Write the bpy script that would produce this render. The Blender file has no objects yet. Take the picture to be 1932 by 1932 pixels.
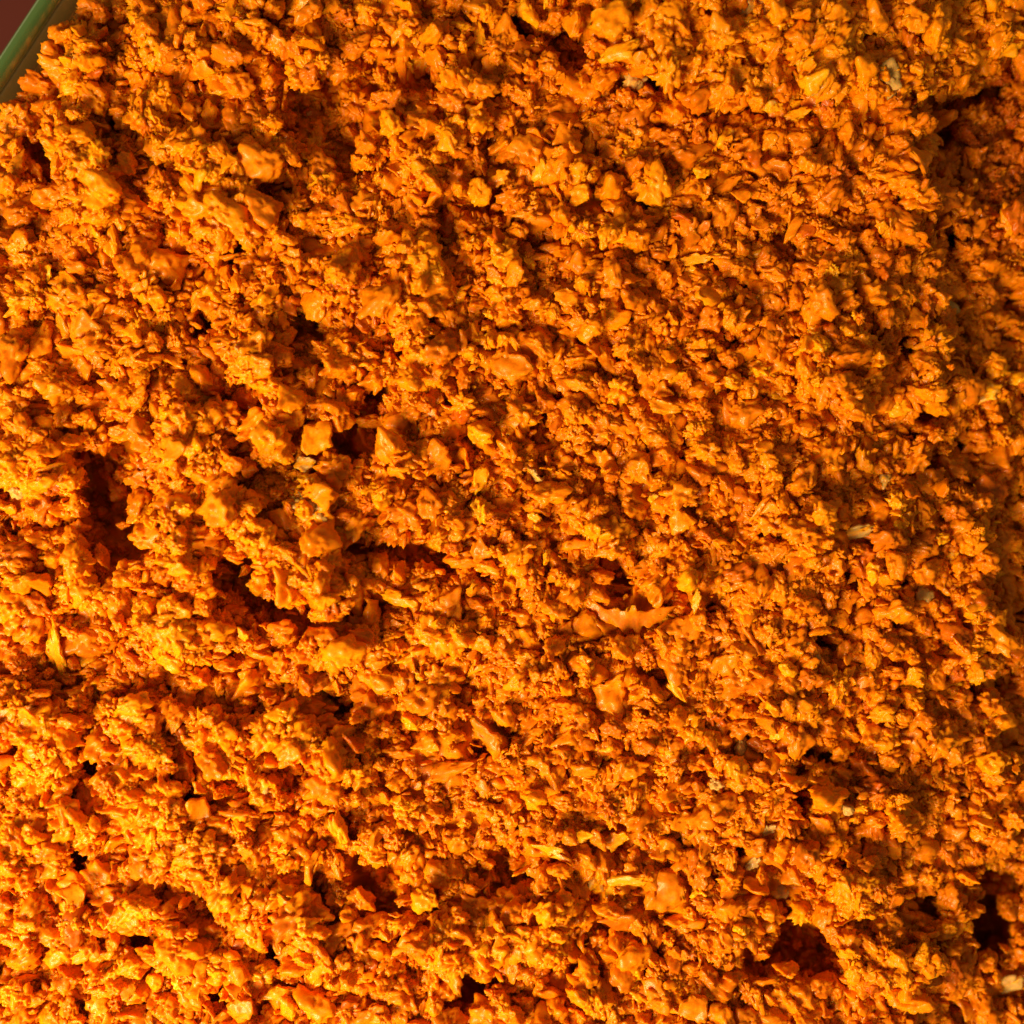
import bpy, math, random
import numpy as np
from mathutils import Vector, Matrix, Euler, noise as mnoise

random.seed(7)
rng = np.random.default_rng(7)
scene = bpy.context.scene

# ------------------------------------------------------------------ scale
# the layout is measured in "units" of 1/1932 of the frame; the frame is about 15 cm wide
S = 0.15 / 1932.0            # metres per unit
CX = CY = 966.0
DIST = 0.165                 # camera height over the pulp's mean surface

# ------------------------------------------------------------------ camera
cam_d = bpy.data.cameras.new("camera")
cam = bpy.data.objects.new("camera", cam_d)
scene.collection.objects.link(cam)
scene.camera = cam
cam.location = (0, 0, DIST)
cam.rotation_euler = (0, 0, 0)
cam_d.sensor_width = 36
cam_d.lens = 36 * DIST / 0.15
cam_d.clip_start = 0.005
cam_d.clip_end = 20
cam_d.dof.use_dof = True
cam_d.dof.focus_distance = DIST - 0.001
cam_d.dof.aperture_fstop = 9.0

# ------------------------------------------------------------------ world + lamps (an indoor lamp, no sun)
world = bpy.data.worlds.new("World")
scene.world = world
world.use_nodes = True
bg = world.node_tree.nodes["Background"]
bg.inputs[0].default_value = (0.95, 0.80, 0.42, 1)
bg.inputs[1].default_value = 0.22

def area(name, loc, target, size, power, col):
    l = bpy.data.lights.new(name, 'AREA')
    l.shape = 'DISK'; l.size = size; l.energy = power; l.color = col
    o = bpy.data.objects.new(name, l)
    scene.collection.objects.link(o)
    o.location = loc
    d = Vector(target) - Vector(loc)
    o.rotation_euler = d.to_track_quat('-Z', 'Y').to_euler()
    return o
area("lamp", (-0.165, -0.170, 0.190), (-0.02, -0.02, 0), 0.15, 2.75, (1.0, 0.79, 0.40))

scene.view_settings.view_transform = 'Standard'
scene.view_settings.look = 'None'
scene.view_settings.exposure = 0.0
scene.view_settings.gamma = 1.0

# ------------------------------------------------------------------ materials
def new_mat(name):
    m = bpy.data.materials.new(name); m.use_nodes = True
    nt = m.node_tree
    return m, nt, nt.nodes["Principled BSDF"]

def ramp(nt, stops):
    r = nt.nodes.new("ShaderNodeValToRGB")
    e = r.color_ramp.elements
    while len(e) > 1: e.remove(e[0])
    e[0].position = stops[0][0]; e[0].color = (*stops[0][1], 1)
    for p, c in stops[1:]:
        n = e.new(p); n.color = (*c, 1)
    return r

STOPS = [(0.0, (0.44, 0.068, 0.001)),      # rust red
         (0.20, (0.60, 0.132, 0.001)),
         (0.45, (0.78, 0.200, 0.001)),     # orange
         (0.78, (0.88, 0.272, 0.001)),     # amber
         (0.95, (0.90, 0.340, 0.003)),      # yellow
         (1.0, (0.58, 0.31, 0.085))]        # pale flesh, also wet glints painted as colour

def crumb_material(name, use_tint=True):
    m, nt, b = new_mat(name)
    L = nt.links.new
    tc = nt.nodes.new("ShaderNodeTexCoord")
    n1 = nt.nodes.new("ShaderNodeTexNoise"); n1.inputs["Scale"].default_value = 2.2; n1.inputs["Detail"].default_value = 3
    n2 = nt.nodes.new("ShaderNodeTexNoise"); n2.inputs["Scale"].default_value = 9; n2.inputs["Detail"].default_value = 4
    if use_tint:
        L(tc.outputs["Object"], n1.inputs["Vector"])
        geo = nt.nodes.new("ShaderNodeNewGeometry"); L(geo.outputs["Position"], n2.inputs["Vector"]); n2.inputs["Scale"].default_value = 1300
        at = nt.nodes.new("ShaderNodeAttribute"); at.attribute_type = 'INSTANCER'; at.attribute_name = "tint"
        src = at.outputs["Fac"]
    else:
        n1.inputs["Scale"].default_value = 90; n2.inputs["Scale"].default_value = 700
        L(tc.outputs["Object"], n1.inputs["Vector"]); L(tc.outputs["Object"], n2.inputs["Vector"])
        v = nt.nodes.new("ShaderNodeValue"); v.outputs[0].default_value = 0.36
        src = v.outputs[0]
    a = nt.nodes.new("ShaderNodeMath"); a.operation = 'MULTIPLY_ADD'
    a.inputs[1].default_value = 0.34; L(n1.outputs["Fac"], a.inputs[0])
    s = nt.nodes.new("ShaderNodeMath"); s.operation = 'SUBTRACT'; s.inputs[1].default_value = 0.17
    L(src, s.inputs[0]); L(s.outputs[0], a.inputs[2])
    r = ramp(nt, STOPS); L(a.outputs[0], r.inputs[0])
    # slight darker / lighter mottling of the flesh
    h = nt.nodes.new("ShaderNodeHueSaturation")
    mr = nt.nodes.new("ShaderNodeMapRange"); mr.inputs["From Min"].default_value = 0.3; mr.inputs["From Max"].default_value = 0.7
    mr.inputs["To Min"].default_value = 0.82; mr.inputs["To Max"].default_value = 1.08
    L(n2.outputs["Fac"], mr.inputs["Value"]); L(mr.outputs[0], h.inputs["Value"]); L(r.outputs[0], h.inputs["Color"])
    L(h.outputs[0], b.inputs["Base Color"])
    rr = nt.nodes.new("ShaderNodeMapRange"); rr.inputs["To Min"].default_value = 0.22; rr.inputs["To Max"].default_value = 0.62
    L(n1.outputs["Fac"], rr.inputs["Value"]); L(rr.outputs[0], b.inputs["Roughness"])
    b.inputs["Specular IOR Level"].default_value = 0.12
    b.inputs["Coat Weight"].default_value = 0.12; b.inputs["Coat Roughness"].default_value = 0.12
    b.inputs["Subsurface Weight"].default_value = 0.55
    b.inputs["Subsurface Radius"].default_value = (1.0, 0.32, 0.05)
    b.inputs["Subsurface Scale"].default_value = 0.0010
    bp = nt.nodes.new("ShaderNodeBump"); bp.inputs["Strength"].default_value = 0.28
    bp.inputs["Distance"].default_value = 0.00018
    L(n2.outputs["Fac"], bp.inputs["Height"]); L(bp.outputs[0], b.inputs["Normal"])
    # thin moist flesh lets light through
    tr = nt.nodes.new("ShaderNodeBsdfTranslucent"); L(h.outputs[0], tr.inputs["Color"])
    mx = nt.nodes.new("ShaderNodeMixShader"); mx.inputs[0].default_value = 0.10
    out = nt.nodes["Material Output"]
    L(b.outputs[0], mx.inputs[1]); L(tr.outputs[0], mx.inputs[2]); L(mx.outputs[0], out.inputs["Surface"])
    return m

M_CRUMB = crumb_material("moist_orange_flesh")
M_BED = crumb_material("packed_orange_pulp", False)

M_TABLE, nt, b = new_mat("dark_red_tabletop")
tc = nt.nodes.new("ShaderNodeTexCoord"); n = nt.nodes.new("ShaderNodeTexNoise")
n.inputs["Scale"].default_value = 14; n.inputs["Detail"].default_value = 6
nt.links.new(tc.outputs["Object"], n.inputs["Vector"])
r = ramp(nt, [(0.3, (0.052, 0.0055, 0.0045)), (0.7, (0.082, 0.0085, 0.0065))])
nt.links.new(n.outputs["Fac"], r.inputs[0]); nt.links.new(r.outputs[0], b.inputs["Base Color"])
b.inputs["Roughness"].default_value = 0.5

M_GLASS, nt, b = new_mat("greenish_glass")
b.inputs["Base Color"].default_value = (0.13, 0.24, 0.08, 1)
b.inputs["Transmission Weight"].default_value = 0.62
b.inputs["Roughness"].default_value = 0.16
b.inputs["IOR"].default_value = 1.5
va = nt.nodes.new("ShaderNodeVolumeAbsorption")
va.inputs["Color"].default_value = (0.25, 0.75, 0.30, 1); va.inputs["Density"].default_value = 25
nt.links.new(va.outputs[0], nt.nodes["Material Output"].inputs["Volume"])

M_WALL = M_GLASS.copy(); M_WALL.name = "greenish_glass_with_orange_juice_film"
M_WALL.node_tree.nodes["Principled BSDF"].inputs["Base Color"].default_value = (0.17, 0.095, 0.03, 1)  # brown of the pulp showing through and reflected, painted into the glass colour

# ------------------------------------------------------------------ numpy noise
_perm = rng.permutation(4096)
_ang = rng.random(4096) * 2 * np.pi
_gx, _gy = np.cos(_ang), np.sin(_ang)
def pnoise(x, y, seed=0):
    ca, sa = math.cos(.6 + seed * 1.93), math.sin(.6 + seed * 1.93)      # every octave is turned, so that no lattice shows
    x, y = x * ca - y * sa + seed * 31.7, x * sa + y * ca + seed * 12.3
    xi = np.floor(x).astype(np.int64); yi = np.floor(y).astype(np.int64)
    xf = x - xi; yf = y - yi
    u = xf * xf * xf * (xf * (xf * 6 - 15) + 10); v = yf * yf * yf * (yf * (yf * 6 - 15) + 10)
    def g(ix, iy, dx, dy):
        h = _perm[(_perm[(ix + seed * 131) & 4095] + iy + seed * 17) & 4095]
        return _gx[h] * dx + _gy[h] * dy
    a = g(xi, yi, xf, yf); b_ = g(xi + 1, yi, xf - 1, yf)
    c = g(xi, yi + 1, xf, yf - 1); d = g(xi + 1, yi + 1, xf - 1, yf - 1)
    return (a + (b_ - a) * u) * (1 - v) + (c + (d - c) * u) * v * 1.0

# ------------------------------------------------------------------ relief of the pulp: lumps and ridges pushed up by the spoon, hollows and cracks between
# (radius, height factor, points ...)
RIDGES = [
 (33,1.3,153,73,146,182,127,255,156,313,180,380),(22,1.0,204,400,204,490),(22,1.2,291,189,270,255,302,291,345,280),
 (40,1.1,400,309,447,345,440,393,400,430),(25,.8,510,255,520,310),(30,.9,330,365),(25,1.0,255,484,276,538,313,575),
 (18,1.2,447,538),(16,1.0,407,546),(20,1.0,502,556,510,600),(16,1.,509,433),(20,.8,618,418),(33,1.0,647,527),
 (22,1.4,582,55,600,91,564,127),(30,1.1,473,18,447,47),(16,1.3,255,18,276,73,298,105),(22,1.1,364,73,375,116),
 (25,.9,11,233,22,284,36,327),(25,1.1,734,233),(18,1.2,840,175,909,175),(25,1.2,854,247,891,229),(18,1.2,811,291,811,349),
 (20,1.,1135,156),(16,1.2,1189,273),(22,1.2,1091,309,1091,364),(18,1.1,905,364),(16,1.,942,335),(18,1.1,1011,375),
 (28,1.2,771,455,811,509,763,567,760,611,785,655),(16,1.,705,400),(20,1.2,963,469,953,520,960,557,971,597),
 (18,1.1,1080,437,1135,447,1189,437),(28,1.1,1069,560,1116,546,1127,589),(20,1.,1044,593),(40,.9,916,648,971,666),
 (30,.8,898,462),(20,1.,1189,673),(35,.8,1153,36),(18,1.,1720,255,1745,262,1702,327,1738,400),(15,1.,1796,364,1800,407),
 (20,1.,1902,418),(25,.9,1665,429),(25,1.,1556,538,1607,487),(20,1.,1411,509),(22,1.,1356,564,1374,600),
 (30,1.1,1607,629,1542,654,1549,687,1538,727),(22,1.1,1767,662,1767,698,1753,745),(16,1.,1629,836,1629,891),
 (28,1.1,1542,989,1545,1025),(30,.8,1287,985),(14,1.3,1298,1091,1313,1134),(26,.9,1665,1065),(25,1.,1847,989,1829,1036),
 (28,1.,1829,1152,1855,1207,1840,1262),(22,.9,1665,1320,1673,1404),(20,1.1,1556,1531,1600,1527),(35,1.,1695,1531),
 (30,1.1,1604,1665,1615,1698),(18,1.,1578,1716),(20,1.,1433,1713,1444,1767),(35,1.1,1629,1818,1684,1840,1749,1811),
 (18,1.3,1797,1738,1767,1760),(18,1.2,1818,1797),(25,1.1,1811,1673),(45,.6,1251,1684),(25,.9,1309,1902),
 (24,1.3,803,1698),(25,1.4,840,1742,825,1793,862,1811,927,1786,985,1771),(12,1.4,894,1727),(11,1.3,934,1745),(18,1.1,731,1753),
 (30,1.,1040,1702,1036,1767,1025,1796),(18,1.,1007,1509),(14,1.2,1007,1604,1054,1611,1084,1629),(14,1.2,1171,1662,1218,1651,1149,1684),
 (22,1.,916,1382,942,1411),(22,.9,803,1404),(18,1.2,774,1360),(18,1.4,629,1549,640,1590),(22,1.1,618,1433),(18,1.,1160,1585),
 (25,1.2,632,1847),(22,1.1,942,1895),(20,.9,1036,1877),(35,.8,1134,1902),(24,1.2,1007,1258,1036,1276),(24,1.,1124,1265),
 (40,1.2,22,1320,73,1375),(30,1.2,218,1338,247,1393,291,1425),(20,1.2,364,1367,346,1404,386,1400),
 (26,1.2,426,1382,440,1440,473,1465,498,1502),(32,1.2,509,1375,582,1404,618,1433,655,1462),(45,.9,84,1433,73,1484,65,1535),
 (28,1.2,164,1567,91,1571,18,1575,18,1622),(50,.9,255,1484,291,1542,309,1593,364,1622),(20,1.2,320,1491),(25,1.1,400,1556),
 (20,1.,455,1556),(25,1.,546,1618),(24,1.3,538,1702,567,1756,582,1785),(30,1.,429,1702),(28,1.2,138,1720,138,1775),
 (24,1.4,247,1713,309,1745,346,1767,316,1811),(20,1.2,204,1735),(16,1.3,386,1804,418,1829),(50,.7,218,1840),(28,1.1,36,1876),
 (32,1.,618,1833),(28,1.1,455,1902),(22,1.,528,1876,546,1906),(35,.7,33,1756),
 (32,1.2,466,643,473,698,502,727),(25,1.1,255,716,233,691),(45,1.1,349,789,349,843,382,883),(20,1.,269,803),(25,1.2,429,803),
 (28,1.2,502,811,517,854),(30,.9,597,825),(18,.9,575,873),(22,1.,520,763),(18,1.,633,636),(18,1.,673,680),
 (50,.9,36,862,91,898),(22,1.,36,942),(25,1.1,120,956),(25,1.1,22,752),(26,1.1,284,989),(26,1.1,400,927,364,956),
 (32,1.4,437,945,491,1025,546,1054,600,1098,618,1134),(35,1.,582,964),(30,1.4,320,1007,327,1051,364,1080,364,1124),(20,1.1,386,1025),
 (16,1.1,509,1095),(20,1.1,546,1124),(18,1.1,276,1080),(32,1.3,291,1171,364,1189,364,1225),(28,1.1,418,1189),(16,1.1,204,1127),
 (16,1.3,105,1189,105,1244),(40,.9,120,1062,146,1116),(30,1.,22,1098,36,1153),(18,1.,473,1207),(18,1.,546,1204),(35,.9,618,1244),
 (20,1.2,189,1287),(18,1.2,306,1233,255,1218),
 (24,1.3,771,618,785,662,825,687),(38,1.,916,669,964,687),(18,1.3,971,713),(16,1.2,673,673,687,705),(16,1.1,778,767),(20,1.1,869,753),
 (20,1.4,905,811,913,833),(18,1.,1182,665),(18,1.1,1116,713),(18,1.1,1178,727),(24,1.,771,862),(16,1.3,989,862,1007,898),
 (18,1.,1113,862),(18,1.,1153,880),(22,1.2,833,971,833,1018),(18,1.,909,971),(28,1.1,1007,989),(28,1.2,1135,996),
 (22,1.2,934,1054,989,1051),(18,1.2,967,1084),(18,1.,753,1131),(16,1.2,698,1189),(18,1.2,825,1182,854,1196),(12,1.2,956,1145),
 (16,1.,1255,760),(22,.9,636,1280),(20,1.,1380,700,1400,740),(22,1.,1320,800),(20,1.,1440,860,1450,900),(18,1.,1350,920),
 (22,1.,1480,1120),(20,1.,1400,1080),(18,1.,1600,760,1640,720),(22,1.,1700,950,1690,1000),(22,1.,1880,700),(20,1.,1900,820),
 (18,1.,1730,1250,1720,1330),(22,1.,1590,1260,1570,1310),(20,1.,1450,1330),(20,1.,1380,1440,1350,1480),(18,1.,1260,1450),
 (20,1.,1200,1500,1160,1530),(20,1.,700,1600),(22,1.,760,1520),(20,1.,700,1430),(24,1.,1500,1600),(22,1.,1550,1640),(24,1.,1880,1430),
 (20,1.,1780,1400),(22,1.,1860,1560),(18,1.1,670,1000),(18,1.,720,940),(18,1.,1070,800),(16,1.,1000,780),(22,1.,150,560,180,620),
 (22,1.,60,560),(20,1.,50,470),(22,1.,250,640,270,600),(22,1.,90,700),(18,1.,1300,250),(18,1.1,1230,350),(20,1.,1330,360),
 (16,1.,1000,140),(20,1.,700,300),(18,1.,690,30),(22,1.,760,60),(20,1.,850,90),(20,1.,900,30),(20,1.,1270,620),(18,1.,1330,640),
]
PITS = [
 (34,1.2,91,291,84,327),(25,1.,215,245),(20,2.0,538,327,517,382,484,418,455,473,426,509),(27,1.6,380,615),(28,1.1,582,611,620,620),
 (25,1.2,455,138),(25,1.4,694,125),(30,1.3,629,153,560,150),(80,.45,620,215,650,270),(30,1.3,989,65,960,50),(24,1.9,1244,153),
 (14,1.5,953,255),(22,1.2,934,364,956,429),(15,1.4,1062,404),(18,1.6,1218,411),(20,1.4,1244,247),(18,1.2,1207,538,1262,611),
 (16,1.5,745,673),(40,.8,1060,90,1080,110),(20,1.4,1393,204),(15,1.3,1484,156),(26,1.4,1756,207,1767,255),(24,2.2,1804,447),
 (13,1.8,1607,542),(30,2.0,1913,567),(22,1.5,1811,618),(15,1.2,1313,327),(20,1.1,1323,411),(14,1.7,1407,546),(15,1.2,1738,327),
 (40,.6,1480,455),(13,1.8,1520,709),(19,1.8,1753,771),(18,1.4,1756,869),(22,1.4,1796,855),(14,1.4,1724,825),(20,1.5,1713,654),
 (14,1.5,1425,1007),(21,2.3,1560,1204),(26,2.2,1920,1164),(10,1.6,1549,1131),(24,2.0,1840,1298,1866,1287),(14,1.4,1695,1095),
 (12,2.0,1520,1418,1505,1484,1505,1538),(18,1.7,1556,1433,1593,1425),(26,1.8,1877,1658),(44,2.0,1850,1700,1855,1790),(30,1.6,1900,1670,1880,1740),(34,1.3,1750,1715,1790,1700),
 (28,1.4,1738,1720),(18,1.5,1804,1811),(50,1.4,1476,1738,1447,1810,1540,1790),(15,1.4,1411,1676),(14,1.4,1404,1607),(12,1.4,1331,1738),
 (18,1.5,1811,1498),(14,1.3,1727,1513),(16,1.5,1666,1877),(20,1.3,1811,1902),(12,1.3,1556,1556),
 (36,1.7,862,1884,916,1847),(18,1.4,665,1338),(10,1.8,993,1658,1004,1702,1000,1756),(22,1.3,843,1720),(12,1.5,833,1767),
 (14,1.3,1145,1731),(14,1.4,1091,1538),(15,1.5,916,1418),(29,2.2,138,1622),(28,1.4,146,1433,175,1455),(22,1.3,124,1320,120,1349),
 (30,1.3,146,1527),(28,1.5,382,1440),(18,1.4,564,1447),(20,1.3,364,1513),(20,1.8,589,1611),(22,1.7,491,1716),(18,1.4,582,1658,618,1702),
 (28,1.4,262,1764,273,1804),(22,1.5,113,1793),(25,1.4,400,1876),(24,1.4,517,1811),(16,1.2,320,1713),(14,1.3,393,1265),
 (16,1.3,211,742),(14,1.4,276,760),(14,1.3,349,702),(16,1.4,673,782),(18,1.3,618,680),(18,1.5,509,898),
 (58,.8,175,898,218,953,200,989,218,1025),(46,.6,225,843),(16,1.5,178,1044),(12,1.3,22,1018),(42,1.15,418,1062,473,1116,528,1153),
 (36,1.0,582,1171,690,1160),(20,1.4,429,1240),(14,1.2,11,1167),(14,1.3,153,1109),(18,1.3,255,1160),(14,1.3,386,1273),
 (22,1.8,700,700,720,753,680,782,643,825,662,862),(15,1.5,862,854),(22,1.2,643,1025,760,1050,860,1065,927,1076),
 (20,1.3,1145,1043,1171,1109),(16,1.4,1280,934),(10,1.5,500,1610),(14,1.4,1130,110),(14,1.2,360,1700),(16,1.2,820,380),
 (16,1.3,1000,420),(16,1.3,1180,600),(14,1.4,1300,700),(14,1.4,1260,850),(14,1.4,1230,880),(16,1.2,720,560),(16,1.2,850,610),
 (16,1.2,660,980),(18,1.2,600,900),(14,1.2,1050,740),(16,1.3,1100,640),(14,1.3,1440,1400),(14,1.3,1700,1180),(18,1.2,420,700),
 (20,1.4,545,240),(14,1.4,900,1420),(12,1.4,1180,1180),(14,1.4,1340,1150),(14,1.3,1240,1240),(14,1.3,1500,800),(14,1.3,1380,640),
 (16,.6,1150,150,1210,165,1290,180,1380,212,1450,225),(26,1.1,1760,225,1830,190,1880,165),
 (52,.6,700,820),(40,.8,560,625),(36,.8,850,135,700,160),(50,.7,700,1650,720,1730),(55,.5,950,1640),(34,.9,650,1325),(30,.8,780,1035),(28,.8,1240,1265),(40,.5,1290,860),(34,.7,1010,800),(34,.6,880,1290),(40,.6,1130,1760),
 (16,1.4,1880,920),(16,1.4,1650,1130),(16,1.4,1590,1090),(14,1.4,1740,1430),(14,1.4,1640,1480),(22,1.,1560,1830),(20,1.2,1230,1800),
 (20,1.1,1100,1830),(18,1.3,680,1900),(16,1.3,60,1790),(14,1.3,30,1430),(16,1.2,690,1250),(14,1.2,760,1280),
]
MESA_TR = [(1115,-400),(1120,0),(1112,70),(1140,118),(1210,135),(1290,152),(1380,185),(1450,190),(1500,165),(1560,178),(1640,185),(1730,192),(1800,190),(1850,135),(1960,100),(2300,60),(2300,-400)]
MOUND = [(-600,-600),(1500,-600),(1600,100),(1720,240),(1750,420),(1700,640),(1600,800),(1610,980),(1578,1149),(1540,1250),(1545,1370),(1502,1440),(1500,1560),(1440,1640),(1410,1740),(1400,1950),(1420,2700),(-600,2700)]
APRON = [(-600,-600),(1760,-600),(1770,560),(1790,640),(1765,745),(1770,900),(1860,950),(1880,1200),(1850,1280),(1880,1400),(1960,1500),(1900,1600),(1780,1640),(1700,1700),(1760,1800),(1720,1900),(1740,2700),(-600,2700)]

NRM = np.array([-0.836, -0.549])        # direction from the frame's middle to the near wall of the dish
RIM_D = 1276.0

def seg_dist(x, y, x0, y0, x1, y1):
    dx, dy = x1 - x0, y1 - y0
    l2 = dx * dx + dy * dy
    if l2 == 0: return np.hypot(x - x0, y - y0)
    t = np.clip(((x - x0) * dx + (y - y0) * dy) / l2, 0, 1)
    return np.hypot(x - x0 - t * dx, y - y0 - t * dy)

def poly_sd(x, y, P):
    """signed distance, positive inside"""
    d = np.full(x.shape, 1e9); inside = np.zeros(x.shape, bool)
    n = len(P)
    for i in range(n):
        x0, y0 = P[i]; x1, y1 = P[(i + 1) % n]
        d = np.minimum(d, seg_dist(x, y, x0, y0, x1, y1))
        c = ((y0 > y) != (y1 > y))
        with np.errstate(divide='ignore', invalid='ignore'):
            xi = (x1 - x0) * (y - y0) / ((y1 - y0) if y1 != y0 else 1e-9) + x0
        inside ^= (c & (x < xi))
    return np.where(inside, d, -d)

def step(v, w):
    t = np.clip(v / w * 0.5 + 0.5, 0, 1)
    return t * t * (3 - 2 * t)

def line_items(items):
    for it in items:
        r, f = it[0], it[1]; c = it[2:]
        pts = [(c[i], c[i + 1]) for i in range(0, len(c), 2)]
        if len(pts) == 1: yield r, f, (*pts[0], *pts[0])
        for a, b_ in zip(pts, pts[1:]): yield r, f, (*a, *b_)

def smooth_zones(x, y):
    """0..1: stretches where the pulp was pressed flat and grains are fine"""
    zs = np.zeros(x.shape)
    for cx, cy, r in [(620,230,80),(690,300,60),(880,1590,120),(760,1480,110),(1450,1500,90),(120,480,110),(1650,900,130),(1680,200,90),(1420,30,120),(900,1650,60),(1850,300,130),(1700,1450,140)]:
        zs = np.maximum(zs, np.clip(1.2 - np.hypot(x - cx, y - cy) / r, 0, 1))
    return zs

def relief(x, y, parts=False):
    """height of the pulp, in layout units, at layout position x (right), y (down)"""
    x = np.asarray(x, float); y = np.asarray(y, float)
    # ragged outlines: lumps break along grains
    wx = x + 18 * pnoise(x / 34, y / 34, 1) + 9 * pnoise(x / 13, y / 13, 2)
    wy = y + 18 * pnoise(x / 34, y / 34, 3) + 9 * pnoise(x / 13, y / 13, 4)
    bump = np.zeros(x.shape); pit = np.zeros(x.shape)
    for r, f, s in line_items(RIDGES):
        R = r * 1.06
        m = (wx > min(s[0], s[2]) - R) & (wx < max(s[0], s[2]) + R) & (wy > min(s[1], s[3]) - R) & (wy < max(s[1], s[3]) + R)
        if not m.any(): continue
        t = np.clip(seg_dist(wx[m], wy[m], *s) / R, 0, 1)
        hgt = (10 + 1.2 * r) * f ** 1.7
        bump[m] = np.maximum(bump[m], hgt * (1 - t ** 3) ** 0.8)
    for r, f, s in line_items(PITS):
        R = r * 1.12
        m = (wx > min(s[0], s[2]) - R) & (wx < max(s[0], s[2]) + R) & (wy > min(s[1], s[3]) - R) & (wy < max(s[1], s[3]) + R)
        if not m.any(): continue
        t = np.clip(seg_dist(wx[m], wy[m], *s) / R, 0, 1)
        pit[m] = np.maximum(pit[m], (26 + 1.9 * r) * f * (1 - t ** 3.5))
    sm = 1 - .75 * smooth_zones(x, y)
    z = 24 * pnoise(x / 150, y / 150, 5) + sm * (30 * pnoise(x / 55, y / 55, 6) + 34 * pnoise(x / 30, y / 30, 7)) + 7 * pnoise(x / 11, y / 11, 8)
    z -= sm * 34 * np.clip(np.abs(pnoise(x / 48, y / 48, 9)) * 3.4 - 1.0, 0, 1)
    z += bump - pit * np.where(bump > 6, 0.25, 1.0)
    z += 66 * step(poly_sd(wx, wy, MESA_TR), 24)
    z += 34 * step(poly_sd(wx, wy, MOUND), 16) - 34
    z += 46 * step(poly_sd(wx, wy, APRON), 16) - 46
    z -= 85 * np.clip((x - 1500) / 430, 0, 2) ** 1.6
    q = (x - CX) * NRM[0] + (y - CY) * NRM[1]
    z -= 150 * np.clip((q - 1000) / 270, 0, 2) ** 1.5
    if parts: return bump, pit
    # towards the far walls, out of the picture, the heap sinks
    far = np.maximum.reduce([x - 2150, -250 - x, y - 2200, -250 - y, np.zeros(x.shape)])
    z -= 0.22 * far
    return z

def to_world(x, y, z):
    """layout position (as seen from the camera) and height -> metres"""
    k = S * (1 - z * S / DIST)
    return (x - CX) * k, -(y - CY) * k, z * S

# ------------------------------------------------------------------ table and dish
FLOOR = -0.052
def mesh_obj(name, verts, faces, mat, smooth=True, parent=None):
    me = bpy.data.meshes.new(name)
    me.from_pydata([tuple(v) for v in verts], [], faces)
    if smooth: me.polygons.foreach_set("use_smooth", [True] * len(me.polygons))
    me.materials.append(mat); me.update()
    o = bpy.data.objects.new(name, me)
    scene.collection.objects.link(o)
    if parent: o.parent = parent
    return o

tv, tf = [], []
nT = 24
for i in range(nT + 1):
    for j in range(nT + 1):
        tv.append(((i / nT - .5) * 1.2, (j / nT - .5) * 1.2, FLOOR - 0.0005))
for i in range(nT):
    for j in range(nT):
        a = i * (nT + 1) + j
        tf.append((a, a + nT + 1, a + nT + 2, a + 1))
table = mesh_obj("tabletop", tv, tf, M_TABLE)
table["kind"] = "structure"
table["label"] = "dark red tabletop under the glass dish"

# rounded-rectangle dish, its long side running up to the right past the top left corner
th = math.atan2(-NRM[1], NRM[0])          # world angle of the wall's outward normal
nW = np.array([math.cos(th), math.sin(th)]); tW = np.array([-nW[1], nW[0]])
HALF_N, HALF_T, RC = 1700 * S, 2150 * S, 620 * S
RIM_Z = -0.005
cen = nW * (RIM_D * S * (1 + (-RIM_Z) / DIST) - HALF_N)
def dish_loop(off, z, n=28):
    """closed loop of the dish wall at outward offset off"""
    out = []
    hn, ht, rc = HALF_N + off, HALF_T + off, max(RC + off, 0.004)
    for q, (sn, st) in enumerate([(1, 1), (-1, 1), (-1, -1), (1, -1)]):
        for k in range(n + 1):
            a = math.pi / 2 * (q + k / n)
            cn = sn * (hn - rc) + rc * math.cos(a); ct = st * (ht - rc) + rc * math.sin(a)
            p = cen + nW * cn + tW * ct
            out.append((p[0], p[1], z))
    return out
def loft(loops, close=False):
    v, f = [], []
    n = len(loops[0])
    for L in loops: v += L
    m = len(loops)
    for i in range(m if close else m - 1):
        for k in range(n):
            a = i * n + k; b_ = i * n + (k + 1) % n; c = ((i + 1) % m) * n + (k + 1) % n; d = ((i + 1) % m) * n + k
            f.append((a, b_, c, d))
    return v, f
dish = bpy.data.objects.new("glass_dish", None)
scene.collection.objects.link(dish); dish.location = (cen[0], cen[1], FLOOR)
dish["label"] = "clear greenish glass dish holding the orange pulp, its rim crossing the top left corner"
dish["category"] = "dish"
H = RIM_Z - FLOOR
prof = [(-0.0140, 0.0045)]                                     # inner floor edge
prof += [(-0.0090, 0.0062), (-0.0062, 0.0120)]
prof += [(-0.0034, H * .55), (-0.0018, H - 0.008)]
prof += [(-0.0015, H - 0.0030)]
outer = [(0.0010, H - 0.0045), (0.0003, H * .55), (-0.0022, 0.010), (-0.0060, 0.003), (-0.0100, 0.0), (-0.0140, 0.0)]
loops = [dish_loop(o_, z_) for o_, z_ in prof + [(-0.0006, H - 0.0031)] + outer]
v, f = loft(loops)
n0 = len(loops[0]); last = (len(loops) - 1) * n0
f.append(tuple(range(n0 - 1, -1, -1))); f.append(tuple(range(last, last + n0)))
wall = mesh_obj("dish_body", [(x - cen[0], y - cen[1], z) for x, y, z in v], f, M_WALL, parent=dish)
# thick rounded rim bead
rim = []
for k in range(14):
    a = 2 * math.pi * k / 14
    rim.append(dish_loop(-0.0003 + 0.0011 * math.cos(a), H - 0.0016 + 0.0020 * math.sin(a)))
v, f = loft(rim, True)
mesh_obj("rim", [(x - cen[0], y - cen[1], z) for x, y, z in v], [q[::-1] for q in f], M_GLASS, parent=dish)

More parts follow.
